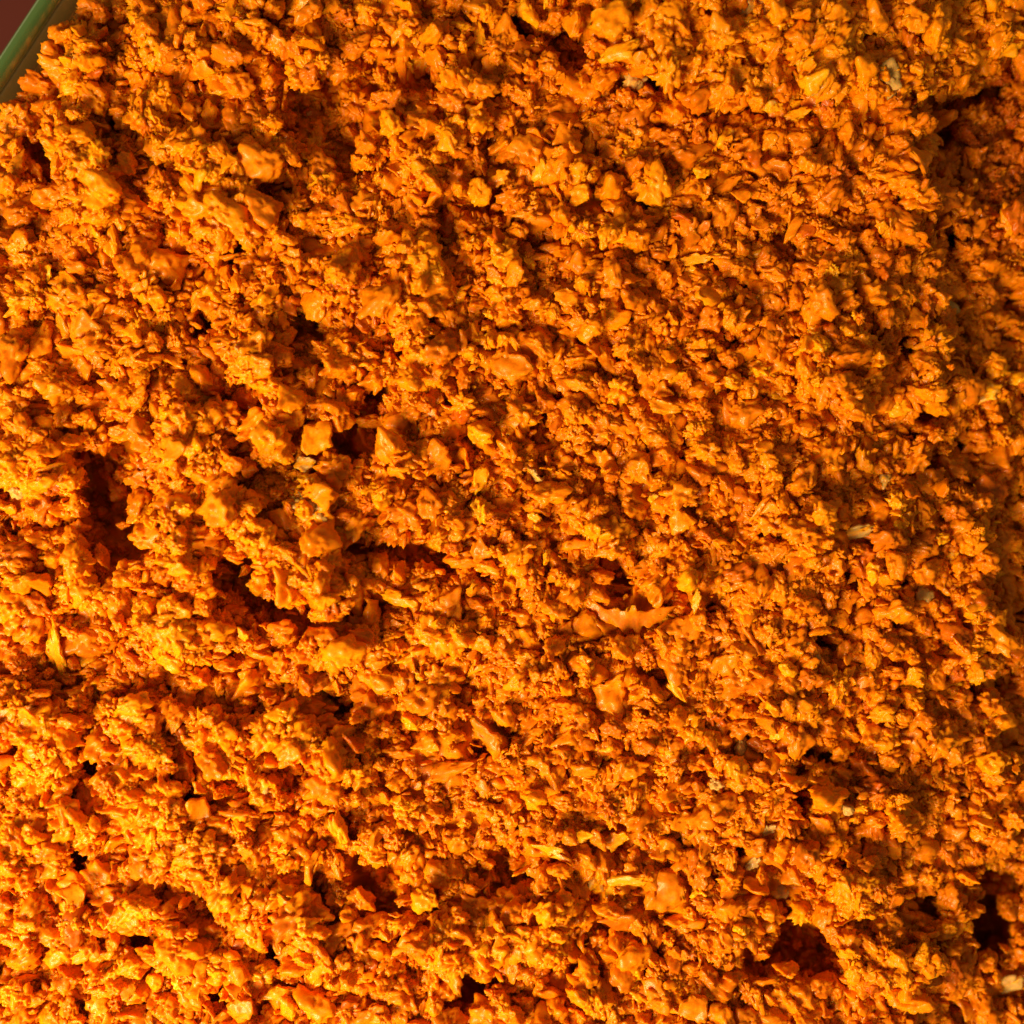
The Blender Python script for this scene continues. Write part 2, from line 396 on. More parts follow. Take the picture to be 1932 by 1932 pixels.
def inside_dish(X, Y, off=-0.004):
    px = (X - cen[0]) * nW[0] + (Y - cen[1]) * nW[1]; py = (X - cen[0]) * tW[0] + (Y - cen[1]) * tW[1]
    hn, ht, rc = HALF_N + off, HALF_T + off, RC + off
    qx = np.abs(px) - (hn - rc); qy = np.abs(py) - (ht - rc)
    d = np.hypot(np.maximum(qx, 0), np.maximum(qy, 0)) + np.minimum(np.maximum(qx, qy), 0) - rc
    return d < 0

# ------------------------------------------------------------------ crumb shapes (meshes about 1 across)
def ico(sub):
    import bmesh
    bm = bmesh.new(); bmesh.ops.create_icosphere(bm, subdivisions=sub, radius=1.0)
    v = np.array([list(q.co) for q in bm.verts]); f = [[w.index for w in q.verts] for q in bm.faces]
    bm.free(); return v, f
ICO3 = ico(3); ICO4 = ico(4)
def fbm(p, k): return mnoise.noise(p * k)
def rand_dir(r, fl=1.0):
    return Vector((r.gauss(0, 1), r.gauss(0, 1), r.gauss(0, fl))).normalized()
def shape_mesh(name, kind, seed, base=None):
    """torn and cut bits: angular plates, angular chunks, tapering shreds, and clots of many grains stuck together"""
    r = random.Random(seed)
    V, F = base or ICO3
    off = Vector((r.uniform(-50, 50), r.uniform(-50, 50), r.uniform(-50, 50)))
    out = []
    if kind in ('flake', 'slab', 'shred'):
        asp = {'flake': r.uniform(.5, .9), 'slab': r.uniform(.75, .95), 'shred': r.uniform(.22, .38)}[kind]
        nc = r.randint(4, 6) if kind != 'shred' else r.randint(3, 5)
        a0 = r.uniform(0, 6.28)
        edges = [(a0 + 6.2832 * (k + r.uniform(-.32, .32)) / nc, r.uniform(.55, .95)) for k in range(nc)]
        notch = [(r.uniform(0, 6.28), r.uniform(.12, .30), r.uniform(.15, .45)) for _ in range(r.randint(1, 3))] if kind != 'slab' else [(r.uniform(0, 6.28), .10, .25)]
        jag = {'flake': .24, 'slab': .17, 'shred': .22}[kind]
        thick = {'flake': r.uniform(.13, .26), 'slab': r.uniform(.14, .20), 'shred': r.uniform(.07, .12)}[kind]
        bend, bend2 = r.uniform(-.5, .5), r.uniform(-.5, .5)
        twist = r.uniform(-.9, .9) if kind == 'shred' else r.uniform(-.35, .35)
        for co in V:
            x, y, z = co
            rho = math.hypot(x, y); th_ = math.atan2(y, x)
            R = 1.25
            for ph, h in edges:
                c = math.cos(th_ - ph)
                if c > .05: R = min(R, h / c)
            for ph, dpt, w in notch:
                dd = (th_ - ph + math.pi) % (2 * math.pi) - math.pi
                R -= dpt * math.exp(-(dd / w) ** 2)
            cs, sn = math.cos(th_), math.sin(th_)
            R *= 1 + jag * (fbm(Vector((cs, sn, 0)) + off, 2.6) + .8 * fbm(Vector((cs, sn, 0)) + off, 6.5))
            rp = rho ** .62 * max(R, .25)
            px, py = rp * cs, rp * sn * asp
            e = Vector((px, py, 0)) * 1.0 + off
            t = thick * (1 + .8 * fbm(e, 2.2)) * math.copysign(abs(z) ** .55, z)
            pz = t + .14 * fbm(e, 1.6) + .09 * fbm(e, 4.2) + .015 * fbm(e, 9) + bend * px * px * .5 + bend2 * py * py
            px += .05 * fbm(e + Vector((0, 0, pz * 3)), 5); py += .05 * fbm(e + Vector((9, 0, pz * 3)), 5)
            a = twist * px
            out.append(Vector((px, py * math.cos(a) - pz * math.sin(a), py * math.sin(a) + pz * math.cos(a))) * .5)
    elif kind == 'clot':
        sc = (1, r.uniform(.6, .95), r.uniform(.5, .8))
        for co in V:
            d = Vector(co)
            w = d + .25 * Vector((fbm(d + off, 2), fbm(d - off, 2), fbm(d + off * 2, 2)))
            f1 = mnoise.voronoi(w * 2.1 + off)[0]; f2 = mnoise.voronoi(w * 3.8 + off)[0]
            q = .72 + .62 * (.5 - f1[0]) + .42 * (f1[1] - f1[0]) * .6 + .13 * (.5 - f2[0]) + .42 * fbm(d + off, 1.3) + .02 * fbm(d + off, 9)
            q = max(q, .2)
            out.append(Vector((d.x * q * sc[0], d.y * q * sc[1], d.z * q * sc[2])) * .62)
    else:
        sc = (1, r.uniform(.6, .95), r.uniform(.45, .85))
        np_ = r.randint(8, 13) if kind == 'lump' else 26
        planes = [(rand_dir(r), r.uniform(.5, .95) if kind == 'lump' else r.uniform(.8, .95)) for _ in range(np_)]
        lobes = [(rand_dir(r), r.uniform(.2, .6), r.uniform(.2, .4)) for _ in range(r.randint(2, 5))] if kind == 'lump' else []
        rough = .27 if kind == 'lump' else .12
        for co in V:
            d = Vector(co); q = 1.15
            for n_, h in planes:
                c = d.dot(n_)
                if c > .05: q = min(q, h / c)
            for l, a, w in lobes: q += a * math.exp(-((d - l).length / w) ** 2)
            q += rough * (fbm(d + off, 2) + .8 * fbm(d + off, 4.5) + .2 * fbm(d + off, 9))
            q = max(q, .2)
            out.append(Vector((d.x * q * sc[0], d.y * q * sc[1], d.z * q * sc[2])) * .58)
    me = bpy.data.meshes.new(name)
    me.from_pydata([tuple(p) for p in out], [], F)
    me.polygons.foreach_set("use_smooth", [True] * len(me.polygons))
    me.materials.append(M_CRUMB); me.update()
    return me

KINDS = ['lump'] * 16 + ['flake'] * 22 + ['shred'] * 8 + ['clot'] * 14
SHAPES = [shape_mesh("crumb_shape", k, 100 + i, ICO4 if k in ("clot", "lump") else None) for i, k in enumerate(KINDS)]
lib = bpy.data.collections.new("crumb_shapes")      # never linked to the scene: only a palette for the pulp's nodes
for i, me in enumerate(SHAPES):
    lib.objects.link(bpy.data.objects.new("crumb_shape_%03d" % i, me))
I_LUMP, I_FLAKE, I_SHRED, I_CLOT = np.arange(0, 16), np.arange(16, 38), np.arange(38, 46), np.arange(46, 60)

# ------------------------------------------------------------------ distinct crumbs the eye can pick out
# x, y, length, width, angle(deg, counter-clockwise from the right), tilt toward the lamp, kind, tint, lift, name, label
MARKS = [
 (396,218,64,36,95,.3,'flake',.62,16,'flake',"vase-shaped flake with a pale left edge standing upright on the lumpy upper left clump"),
 (590,466,86,38,-25,.3,'flake',.66,10,'flake',"wide wedge-shaped flake with ragged ends, by the upper dark crack"),
 (509,433,34,28,20,.4,'lump',.72,14,'crumb',"small pointed crumb left of the wide wedge-shaped flake, at the tip of the dark crack"),
 (1150,38,92,78,5,.2,'slab',.66,14,'flake',"broad flat flake at the top edge, at the left end of the upper right shelf"),
 (1168,100,84,34,14,.4,'flake',.90,14,'flake',"yellow fan-shaped flake tucked under the broad flat flake at the top"),
 (1467,320,70,44,-28,.1,'slab',.30,6,'flake',"smooth oval rust-orange flake lying alone below the top right shelf"),
 (1505,216,58,24,14,.4,'flake',.90,10,'flake',"small yellow leaf-shaped flake just below the upper right shelf"),
 (1622,200,78,36,-72,.4,'flake',.84,14,'flake',"long folded flake hanging down from the edge of the upper right shelf"),
 (1320,487,80,24,14,.4,'shred',.84,14,'shred',"boat-shaped curved shred below the shelf, right of the picture's upper middle"),
 (1374,350,60,26,32,.3,'flake',.40,9,'flake',"plain orange flake slanting upward, lower left of the smooth oval flake"),
 (598,826,78,68,20,.0,'slab',.66,12,'flake',"broad five-sided smooth flake beside the deep shadow in the left middle"),
 (575,876,46,34,-8,.1,'slab',.97,6,'flake',"pale see-through flake under the broad five-sided flake"),
 (462,752,56,46,0,.1,'ball',.12,-2,'lump',"round smooth rust-brown lump half buried between bright crumbs on the left"),
 (1288,985,62,60,5,.1,'slab',.62,12,'flake',"square-cornered flat flake right of the picture's middle"),
 (1189,1152,172,64,-2,.15,'crescent',.34,6,'flake',"long crescent-shaped flake, the longest one, lying below and right of the middle"),
 (1222,1166,90,20,8,.3,'shred',.74,16,'shred',"narrow pointed shred lying over the right end of the long crescent-shaped flake"),
 (753,1131,78,34,-10,.4,'flake',.86,12,'flake',"bright oblong flake with a flat top, lower left of the picture's middle"),
 (1251,1684,104,92,35,.02,'slab',.34,12,'slab',"large smooth orange slab in the lower right, wider than every other piece"),
 (1276,1302,62,22,-48,.5,'flake',.92,16,'flake',"bright yellow narrow flake slanting down to the right, below the long crescent"),
 (918,1385,80,44,-28,.4,'flake',.26,14,'flake',"red-orange flake with a bright lower edge over a dark gap, lower middle"),
 (803,1404,64,44,8,.2,'slab',.5,10,'flake',"rounded orange flake left of the red-orange flake in the lower middle"),
 (850,1452,118,52,22,.1,'slab',.36,6,'slab',"long dull brown-orange slab below the rounded orange flake"),
 (803,1698,54,52,0,.3,'lump',.80,16,'chunk',"bright blocky chunk standing out of a dark hollow at the bottom middle"),
 (1007,1509,54,40,-15,.3,'lump',.78,12,'crumb',"single oval crumb on the smooth brownish stretch of the lower middle"),
 (876,1553,30,28,0,.3,'lump',.72,12,'crumb',"small round crumb lower left of the single oval crumb"),
 (774,1360,44,30,-30,.3,'lump',.84,12,'crumb',"yellow oval crumb above the rounded orange flake"),
 (1175,1662,96,24,12,.5,'shred',.84,16,'shred',"spiky shred whose point sticks out to the right, above the large smooth slab"),
 (1149,1688,44,18,78,.5,'shred',.86,12,'shred',"short upright spike under the spiky shred"),
 (1162,1586,56,34,20,.3,'flake',.74,12,'flake',"three-cornered flake pointing right, above the spiky shred"),
 (1042,1608,86,28,-10,.5,'shred',.86,16,'shred',"plump glistening curved shred lying level in the lower middle"),
 (1052,1855,66,56,60,.1,'slab',.22,6,'flake',"dull rust flake at the bottom, right of a dark hollow"),
 (1020,1866,34,26,70,.3,'lump',.62,10,'crumb',"small oval crumb on the left edge of the dull rust flake"),
 (521,1782,84,18,-80,.2,'shred',.50,10,'shred',"thin upright blade-like shred inside a dark hollow at the lower left"),
 (525,1872,76,34,5,.2,'flake',.62,8,'flake',"oval leaf-like flake lying flat near the bottom left"),
 (546,1900,34,56,0,.2,'lump',.72,10,'crumb',"tall crumb against the oval leaf-like flake"),
 (291,1851,36,34,0,.3,'ball',.76,14,'lump',"small smooth round lump near the bottom left corner"),
 (455,1902,62,52,-10,.3,'slab',.46,16,'chunk',"shiny square chunk at the bottom edge, left part of the picture"),
 (105,1224,118,36,-82,.5,'shred',.92,16,'shred',"long yellow shred tapering downward at the left edge"),
 (1612,1005,84,28,18,.4,'flake',.985,8,'flake',"pale glistening curved flake on the right, above a lumpy ridge"),
 (1745,1122,44,40,0,.1,'slab',1.04,10,'crumb',"greyish see-through crumb on the right side"),
 (1196,150,52,46,20,.2,'lump',1.02,8,'crumb',"greyish glistening lump in the dark gap under the upper right shelf"),
 (1300,1096,50,40,40,.5,'lump',.90,22,'shred',"curly bright tuft standing up at the right end of the long crescent"),
 (1313,1134,56,18,80,.5,'shred',.90,18,'shred',"short bright stalk under the curly tuft"),
 (1008,896,40,24,-45,.6,'flake',.99,16,'crumb',"sparkling pale yellow crumb just above the picture's middle"),
 (1034,1052,32,18,80,.4,'lump',.93,18,'crumb',"small bright yellow grain over a dark gap below the middle"),
 (1008,976,28,20,-40,.4,'flake',.93,18,'crumb',"small bright yellow grain just below the middle"),
 (30,928,36,30,-15,.4,'lump',1.01,16,'crumb',"nearly white crumb at the left edge"),
 (640,1566,76,28,-80,.5,'lump',.90,18,'chunk',"upright bright yellow chunk with a square foot, left of the lower middle"),
 (1450,1566,42,20,45,.5,'flake',1.05,10,'crumb',"white glinting crumb upper right of the large smooth slab"),  # pale tint stands in for a wet glint, here and just below
 (1420,1630,46,22,45,.5,'flake',1.04,10,'crumb',"long white glinting crumb right of the large smooth slab"),
 (1601,1528,24,22,0,.5,'ball',1.06,14,'crumb',"tiny white wet bead in the lower right hollow"),
 (1397,1408,26,40,0,.5,'lump',1.02,14,'crumb',"pale glistening crumb on the right shoulder of the central mound"),
 (1351,1480,30,24,-45,.5,'lump',1.04,12,'crumb',"grey-white glinting crumb lower left of the pale glistening one"),
 (963,690,104,70,-10,.1,'slab',.38,2,'slab',"wide hollowed slab above the picture's middle with bright crumbs on its rim"),
 (1110,1178,84,62,-15,.15,'slab',.50,8,'flake',"flat angular flake below the left end of the long crescent"),
 (1152,1313,74,96,10,.05,'slab',.48,6,'slab',"tall dull flat slab below the flat angular flake"),
 (1070,562,52,46,20,.25,'slab',.56,14,'flake',"square orange flake in the upper middle"),
 (1093,368,46,46,5,.4,'slab',.84,14,'flake',"bright square flake in the upper middle, under a glinting crumb"),
 (1110,270,34,56,0,.1,'slab',.60,6,'flake',"brownish oval see-through flake above the bright square flake"),
 (905,364,44,54,-15,.4,'lump',.80,14,'crumb',"bright blocky crumb at the left end of an arch of crumbs in the upper middle"),
 (942,336,50,30,25,.3,'flake',.66,14,'flake',"flat crumb at the top of the arch of crumbs in the upper middle"),
 (905,820,58,44,-30,.4,'lump',.84,20,'chunk',"bright torn chunk with a rounded knob, left and above the middle"),
 (1902,1856,74,34,35,.4,'flake',1.01,14,'tuft',"pale fibrous tuft at the right edge near the bottom"),
 (1309,1902,60,66,70,.2,'slab',.36,12,'flake',"tall rust-orange flake at the bottom edge under the large smooth slab"),
 (905,62,26,60,8,.4,'shred',.90,16,'shred',"upright pale spike near the top edge, left of the shelf"),
 (758,112,36,104,4,.3,'flake',.56,16,'slab',"tall narrow orange slab standing near the top, left of the middle"),
 (1629,868,34,62,10,.4,'flake',.72,14,'flake',"twisted upright flake on the right above the pale curved flake"),
 (1135,868,50,44,5,.3,'flake',.60,10,'flake',"flat crumb with a notched edge right of the sparkling crumb"),
 (1128,925,34,42,-15,.2,'slab',.50,10,'flake',"smooth almond-shaped flake under the notched crumb"),
 (1215,925,40,32,30,.2,'slab',.40,10,'flake',"smooth rounded rust flake with a trailing fibre right of the almond-shaped one"),
 (1256,768,66,30,-12,.3,'flake',.60,12,'flake',"oblong ribbed flake above and right of the middle"),
 (1470,1680,40,34,0,.1,'ball',.99,-6,'lump',"dim greyish lump sunk in the gap right of the large smooth slab"),
 (734,232,50,52,20,.4,'lump',.82,18,'chunk',"bright lump with a wet spot starting the row of crumbs near the top"),
 (1165,1110,60,22,0,.3,'flake',.70,14,'flake',"short level flake just above the long crescent"),
 (215,460,26,70,0,.3,'lump',.84,14,'chunk',"upright bright ridge crumb at the foot of the tall upper left ridge"),
]
def place_obj(me, name, x, y, z, sx, sy, sz, rot, tint):
    o = bpy.data.objects.new(name, me)
    scene.collection.objects.link(o)
    X, Y, Z = to_world(np.float64(x), np.float64(y), np.float64(z))
    o.matrix_world = Matrix.Translation((X, Y, Z)) @ rot.to_matrix().to_4x4() @ Matrix.Diagonal((sx * S, sy * S, sz * S, 1))
    if .76 < tint < .97: tint -= .08
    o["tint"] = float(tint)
    return o
def crescent_mesh(name):
    r = random.Random(5); n, m = 28, 8
    v, f = [], []
    for i in range(n + 1):
        t = i / n * 2 - 1
        w = (.115 + .03 * mnoise.noise(Vector((t * 3.1, 7, 0)))) * max(0, (1 - abs(t) ** 2.0)) ** .8 + .010
        cx_, cy_ = t * .5, .11 * t * t * 1.6 - .10 + .02 * mnoise.noise(Vector((t * 4, 0, 3)))
        for k in range(m):
            a = 2 * math.pi * k / m
            ww = w * (1 + .9 * mnoise.noise(Vector((t * 6, math.cos(a) * 1.5, math.sin(a) * 1.5))))
            yy = ww * math.cos(a); zz = .030 * math.sin(a)
            v.append((cx_ + .01 * mnoise.noise(Vector((t * 9, a, 0))), cy_ + yy, zz + 3.0 * yy * yy * (1 if yy < 0 else 2.2) + .03 * mnoise.noise(Vector((t * 4, yy * 9, 1))) + .02 * mnoise.noise(Vector((t * 11, yy * 20, 4)))))
    for i in range(n):
        for k in range(m):
            a = i * m + k; b_ = i * m + (k + 1) % m
            f.append((a, a + m, b_ + m, b_))
    f.append(tuple(range(m))); f.append(tuple(n * m + k for k in range(m - 1, -1, -1)))
    me = bpy.data.meshes.new(name); me.from_pydata(v, [], f)
    me.polygons.foreach_set("use_smooth", [True] * len(me.polygons)); me.materials.append(M_CRUMB); me.update()
    return me

GROUP = "loose pieces that can be picked out on the orange pulp"
lamp_dir = Vector((-.62, -.50, .0)).normalized()
mz = relief(np.array([m[0] for m in MARKS]), np.array([m[1] for m in MARKS]))
for i, (x, y, ln, wd, ang, tl, kind, tint, lift, nm, lab) in enumerate(MARKS):
    if kind == 'crescent': me = crescent_mesh(nm); zs = ln
    else:
        me = shape_mesh(nm, kind, 900 + i, ICO4)
        co = np.array([v.co for v in me.vertices]); ext = co.max(0) - co.min(0)
        c = (co.max(0) + co.min(0)) / 2; co = (co - c) / [ext[0], ext[1], 1]
        me.vertices.foreach_set("co", co.ravel()); me.update()
        zs = math.sqrt(ln * wd) * 1.0
    rot = Euler((0, 0, math.radians(ang))).to_quaternion()
    axis = Vector((0, 0, 1)).cross(lamp_dir)
    rot = Matrix.Rotation(tl + random.uniform(-.12, .12), 3, axis).to_quaternion() @ rot
    ln_y = wd * 2.6 if kind == 'crescent' else wd
    if kind == 'slab': ln, ln_y, lift, zs = ln * .88, wd * .88, lift * .3, zs * 1.2
    o = place_obj(me, nm, x, y, mz[i] + lift * .8 + 3, ln, ln_y, zs, rot, tint)
    o["label"] = lab; o["category"] = "food piece"; o["group"] = GROUP

# ------------------------------------------------------------------ scatter of crumbs
def scatter(n, lo, hi, smin, smax, power, lift, kinds, seed, thin=None):
    r = np.random.default_rng(seed)
    x = r.uniform(lo, hi, n); y = r.uniform(lo, hi, n)
    u = r.random(n)
    s = smin * (smax / smin) ** (u ** power)
    z0 = relief(x, y)
    e = 5.0
    gx = (relief(x + e, y) - relief(x - e, y)) / (2 * e); gy = (relief(x, y + e) - relief(x, y - e)) / (2 * e)
    if thin is not None:
        keep = thin(x, y, z0, gx, gy, r)
        x, y, z0, gx, gy, s = x[keep], y[keep], z0[keep], gx[keep], gy[keep], s[keep]
        n = len(x)
    k = r.choice(kinds, n)
    nrm = np.stack([-gx, -gy, np.ones(n)], 1); nrm /= np.linalg.norm(nrm, axis=1)[:, None]
    h = r.uniform(lift[0], lift[1], n) * s
    x = x + nrm[:, 0] * h; y = y + nrm[:, 1] * h; z = z0 + nrm[:, 2] * h
    return dict(x=x, y=y, z=z, s=s, k=k, nx=nrm[:, 0], ny=-nrm[:, 1], nz=nrm[:, 2])

ALL = np.arange(46)
mixed = np.concatenate([I_LUMP, I_LUMP, I_FLAKE, I_CLOT[:5], I_SHRED[:5]])
def keep_big(x, y, z0, gx, gy, r):
    b_, p_ = relief(x, y, True)
    return (r.random(len(x)) > .8 * smooth_zones(x, y)) & (r.random(len(x)) > np.clip((p_ - b_ * 2 - 6) / 14, 0, .93))
def keep_high(x, y, z0, gx, gy, r):
    b_, p_ = relief(x, y, True)
    return r.random(len(x)) < np.clip(.12 + b_ / 22 - p_ / 20 * (b_ < 4), 0.0, 1)
def relief_bump(x, y):
    b_ = np.zeros(x.shape)
    for r_, f_, s_ in line_items(RIDGES):
        m = (np.abs(x - (s_[0] + s_[2]) / 2) < abs(s_[0] - s_[2]) / 2 + r_) & (np.abs(y - (s_[1] + s_[3]) / 2) < abs(s_[1] - s_[3]) / 2 + r_)
        if m.any():
            t = np.clip(seg_dist(x[m], y[m], *s_) / r_, 0, 1); b_[m] = np.maximum(b_[m], 18 * f_ * (1 - t * t))
    return b_
def keep_mid(x, y, z0, gx, gy, r):
    b_, p_ = relief(x, y, True)
    return r.random(len(x)) > np.clip((p_ - b_ * 2 - 10) / 30, 0, .6)
sets = [
 scatter(5000, -150, 2080, 36, 78, 1.5, (-.35, -.05), I_CLOT, 6),
 scatter(17000, -150, 2080, 15, 38, 1.1, (-.2, .6), mixed, 1, keep_mid),
 scatter(11000, -150, 2080, 34, 64, 1.7, (-.10, .60), mixed, 2, keep_big),
 scatter(16000, -150, 2080, 20, 44, 1.2, (.2, 1.1), mixed, 3, keep_high),
 scatter(4000, -150, 2080, 9, 17, 1.2, (.0, .7), mixed, 4),
 scatter(30000, -900, 2900, 16, 40, 1.4, (-.3, .3), mixed, 5, lambda x, y, z0, gx, gy, r: ((x < -150) | (x > 2080) | (y < -150) | (y > 2080))),
]
P = {k: np.concatenate([s[k] for s in sets]) for k in sets[0]}
X, Y, Z = to_world(P['x'], P['y'], P['z'])
ok = inside_dish(X, Y, -0.0062)
P = {k: v[ok] for k, v in P.items()}; X, Y, Z = X[ok], Y[ok], Z[ok]
# leave the distinct pieces uncovered
cover = np.zeros(len(X), bool)
for m_ in MARKS:
    c_, s_ = math.cos(math.radians(m_[4])), math.sin(math.radians(m_[4]))
    dx, dy = P['x'] - m_[0], -(P['y'] - m_[1])
    u_ = (dx * c_ + dy * s_) / (m_[2] * .42 + P['s'] * .40); v_ = (-dx * s_ + dy * c_) / (m_[3] * .42 + P['s'] * .40)
    cover |= (u_ * u_ + v_ * v_ < 1) & (P['s'] > 14)
P = {k: v[~cover] for k, v in P.items()}; X, Y, Z = X[~cover], Y[~cover], Z[~cover]
N = len(X)
tint = 0.50 + 0.08 * rng.standard_normal(N)
bmp, ptt = relief(P['x'], P['y'], True)
tint += .20 * np.clip(bmp / 30, 0, 1) - .10 + .20 * step(poly_sd(P['x'], P['y'], MESA_TR), 20)       # crumbs on lumps and upper right shelf tinted lighter, painting in brighter light
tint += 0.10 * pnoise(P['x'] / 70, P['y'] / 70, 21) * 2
rare = rng.random(N)
tint = np.where(rare < .02, rng.uniform(.82, .95, N), tint)
tint = np.where(rare > .9988, rng.uniform(.98, 1.08, N), tint)
tint = np.where((rare > .95) & (rare < .985), rng.uniform(.05, .2, N), tint)
# reddish corner on the right, where rustier pieces lie
red = np.clip(1.3 - np.hypot((P['x'] - 1860) / 130, (P['y'] - 300) / 190), 0, 1)
red = np.maximum(red, .8 * np.clip(1.3 - np.hypot((P['x'] - 20) / 90, (P['y'] - 1280) / 70), 0, 1))
tint = tint - .25 * red
tint = np.clip(tint, 0.02, 1.1)
# orientation: flakes lie roughly along the surface, lumps any way
from mathutils import Quaternion
eul = np.empty((N, 3))
yaw = rng.uniform(0, 2 * np.pi, N); spread = rng.normal(0, .50, (N, 2))
wild = rng.random(N) < .3
spread[wild] = rng.uniform(-1.6, 1.6, (int(wild.sum()), 2))
# Rx/Ry that carry +Z onto the surface normal, plus spread
ax = np.arctan2(-P['ny'], P['nz']) + spread[:, 0]
ay = np.arcsin(np.clip(P['nx'], -1, 1)) + spread[:, 1]
eul[:, 0], eul[:, 1], eul[:, 2] = ax, ay, 0.0

# the largest loose ones near the top of the heap are objects of their own
inframe = (P['x'] > 8) & (P['x'] < 1924) & (P['y'] > 8) & (P['y'] < 1924)
q_ = (P['x'] - CX) * NRM[0] + (P['y'] - CY) * NRM[1]
mxy = np.array([(m[0], m[1]) for m in MARKS]); mr = np.array([m[2] for m in MARKS]) * .5 + 14
prom = P['s'] + .9 * (P['z'] - relief(P['x'], P['y'])) + .25 * relief_bump(P['x'], P['y'])
prom[~inframe] = -1e9; prom[q_ > 1180] = -1e9
single = []; taken = []
for i in np.argsort(-prom):
    if len(single) >= 300 - len(MARKS): break
    p = np.array([P['x'][i], P['y'][i]])
    if (np.hypot(*(mxy - p).T) < mr).any(): continue
    if taken and (np.hypot(*(np.array(taken) - p).T) < 52).any(): continue
    single.append(i); taken.append(p)
single = np.array(single)
EXTRA = 1.1
DIRS = ["right of", "above and right of", "above", "above and left of", "left of", "below and left of", "below", "below and right of"]
short = [m[10].split(',')[0] for m in MARKS]
used = set()
NAMES = {'clot': 'clump', 'lump': 'crumb', 'flake': 'flake', 'shred': 'shred'}
import re
for i in single:
    kind = KINDS[P['k'][i]]
    me = SHAPES[P['k'][i]]
    rot = Euler((eul[i, 0], eul[i, 1], 0)).to_quaternion() @ Euler((0, 0, yaw[i])).to_quaternion()
    sz = P['s'][i] * EXTRA
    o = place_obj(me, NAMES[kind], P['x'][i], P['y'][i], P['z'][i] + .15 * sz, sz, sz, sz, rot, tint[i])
    t = tint[i]
    col = "rust-red" if t < .22 else "deep orange" if t < .45 else "orange" if t < .62 else "amber" if t < .8 else "yellow" if t < .97 else "pale"
    shp = {'clot': 'grainy', 'lump': 'knobbly', 'flake': 'thin jagged', 'shred': 'narrow'}[kind]
    size = "large" if sz > 70 else "medium-sized" if sz > 52 else "small"
    order = np.argsort(np.hypot(*(mxy - [P['x'][i], P['y'][i]]).T))
    for j in order[:8]:
        dx, dy = P['x'][i] - mxy[j][0], P['y'][i] - mxy[j][1]
        dd = math.hypot(dx, dy)
        dr = DIRS[int(round(math.atan2(-dy, dx) / (math.pi / 4))) % 8]
        near = "close" if dd < 75 else "a little way" if dd < 160 else "farther"
        ref = " ".join(short[j].split()[:9])
        ref = re.sub(r"\s+(with|with a|a|the|of|at|at the|in|in the|and|to|to the|on|on the|beside|under|under the|its|just|right|left|left of|right of|right of the|whose|over|over a|beside the|between|near|near the|tucked|lying|lying level in|standing|out|out of)$", "", ref)
        ref = re.sub(r"\s+(a|the|with|in|of|on|at|to|and|over|under|near)$", "", ref)
        lab = "%s %s %s %s %s the %s" % (size, shp, col, NAMES[kind], near + " " + dr, ref)
        if len(lab.split()) > 16: lab = " ".join(("%s %s %s %s the %s" % (shp, col, NAMES[kind], dr, ref)).split()[:16])
        lab = re.sub(r"\s+(a|the|with|in|of|on|at|to|and|over|under|near)$", "", lab)
        if lab not in used: break
    used.add(lab)
    o["label"] = lab; o["category"] = "food piece"; o["group"] = GROUP
rest = np.ones(N, bool); rest[single] = False

# ------------------------------------------------------------------ the pulp itself: packed bed + the rest of its crumbs, one object
def axis_coords(lo, hi, step_):
    a = list(np.arange(-160, 2095, step_))
    left = list(np.arange(lo, -160, 24)); right = list(np.arange(a[-1] + 24, hi, 24))
    return np.array(left + a + right)
gx_ = axis_coords(-1500, 3400, 5.0)
GX, GY = np.meshgrid(gx_, gx_, indexing='ij')
GZ = relief(GX.ravel(), GY.ravel()).reshape(GX.shape) - 3
WX, WY, WZ = to_world(GX, GY, GZ)
WZ = np.maximum(WZ, FLOOR + 0.012)
ins = inside_dish(WX, WY, -0.0058)
nn = len(gx_)
idx = np.arange(nn * nn).reshape(nn, nn)
fm = ins[:-1, :-1] & ins[1:, :-1] & ins[:-1, 1:] & ins[1:, 1:]
faces = np.stack([idx[:-1, :-1][fm], idx[:-1, 1:][fm], idx[1:, 1:][fm], idx[1:, :-1][fm]], 1)
# skirt: the border of the bed goes down to the dish floor
vall = np.stack([WX.ravel(), WY.ravel(), WZ.ravel()], 1)
usedv = np.unique(faces); remap = -np.ones(nn * nn, int); remap[usedv] = np.arange(len(usedv))
faces = remap[faces]; bedv = vall[usedv]
ed = np.concatenate([faces[:, [0, 1]], faces[:, [1, 2]], faces[:, [2, 3]], faces[:, [3, 0]]])
key = np.sort(ed, 1); _, inv, cnt = np.unique(key[:, 0].astype(np.int64) * 10**7 + key[:, 1], return_inverse=True, return_counts=True)
be = ed[cnt[inv] == 1]
bv = np.unique(be); low = bedv[bv].copy(); low[:, 2] = FLOOR + 0.0065
mp = {int(a): len(bedv) + k for k, a in enumerate(bv)}
skirt = np.array([[b_, a, mp[int(a)], mp[int(b_)]] for a, b_ in be])
bedv = np.concatenate([bedv, low]); faces = np.concatenate([faces, skirt])
nb = len(bedv)
pts = np.stack([X[rest], Y[rest], Z[rest]], 1)
verts = np.concatenate([bedv, pts])
me = bpy.data.meshes.new("orange_pulp")
me.vertices.add(len(verts)); me.vertices.foreach_set("co", verts.ravel())
me.loops.add(len(faces) * 4); me.loops.foreach_set("vertex_index", faces.ravel().astype(np.int32))
me.polygons.add(len(faces)); me.polygons.foreach_set("loop_start", np.arange(0, len(faces) * 4, 4, dtype=np.int32))
me.update(calc_edges=True); me.polygons.foreach_set("use_smooth", [True] * len(faces))
me.materials.append(M_BED); me.validate()
pulp = bpy.data.objects.new("orange_pulp", me); scene.collection.objects.link(pulp)
pulp["kind"] = "stuff"
pulp["label"] = "heap of finely chopped moist orange root pulp filling the glass dish"
pulp["category"] = "food"
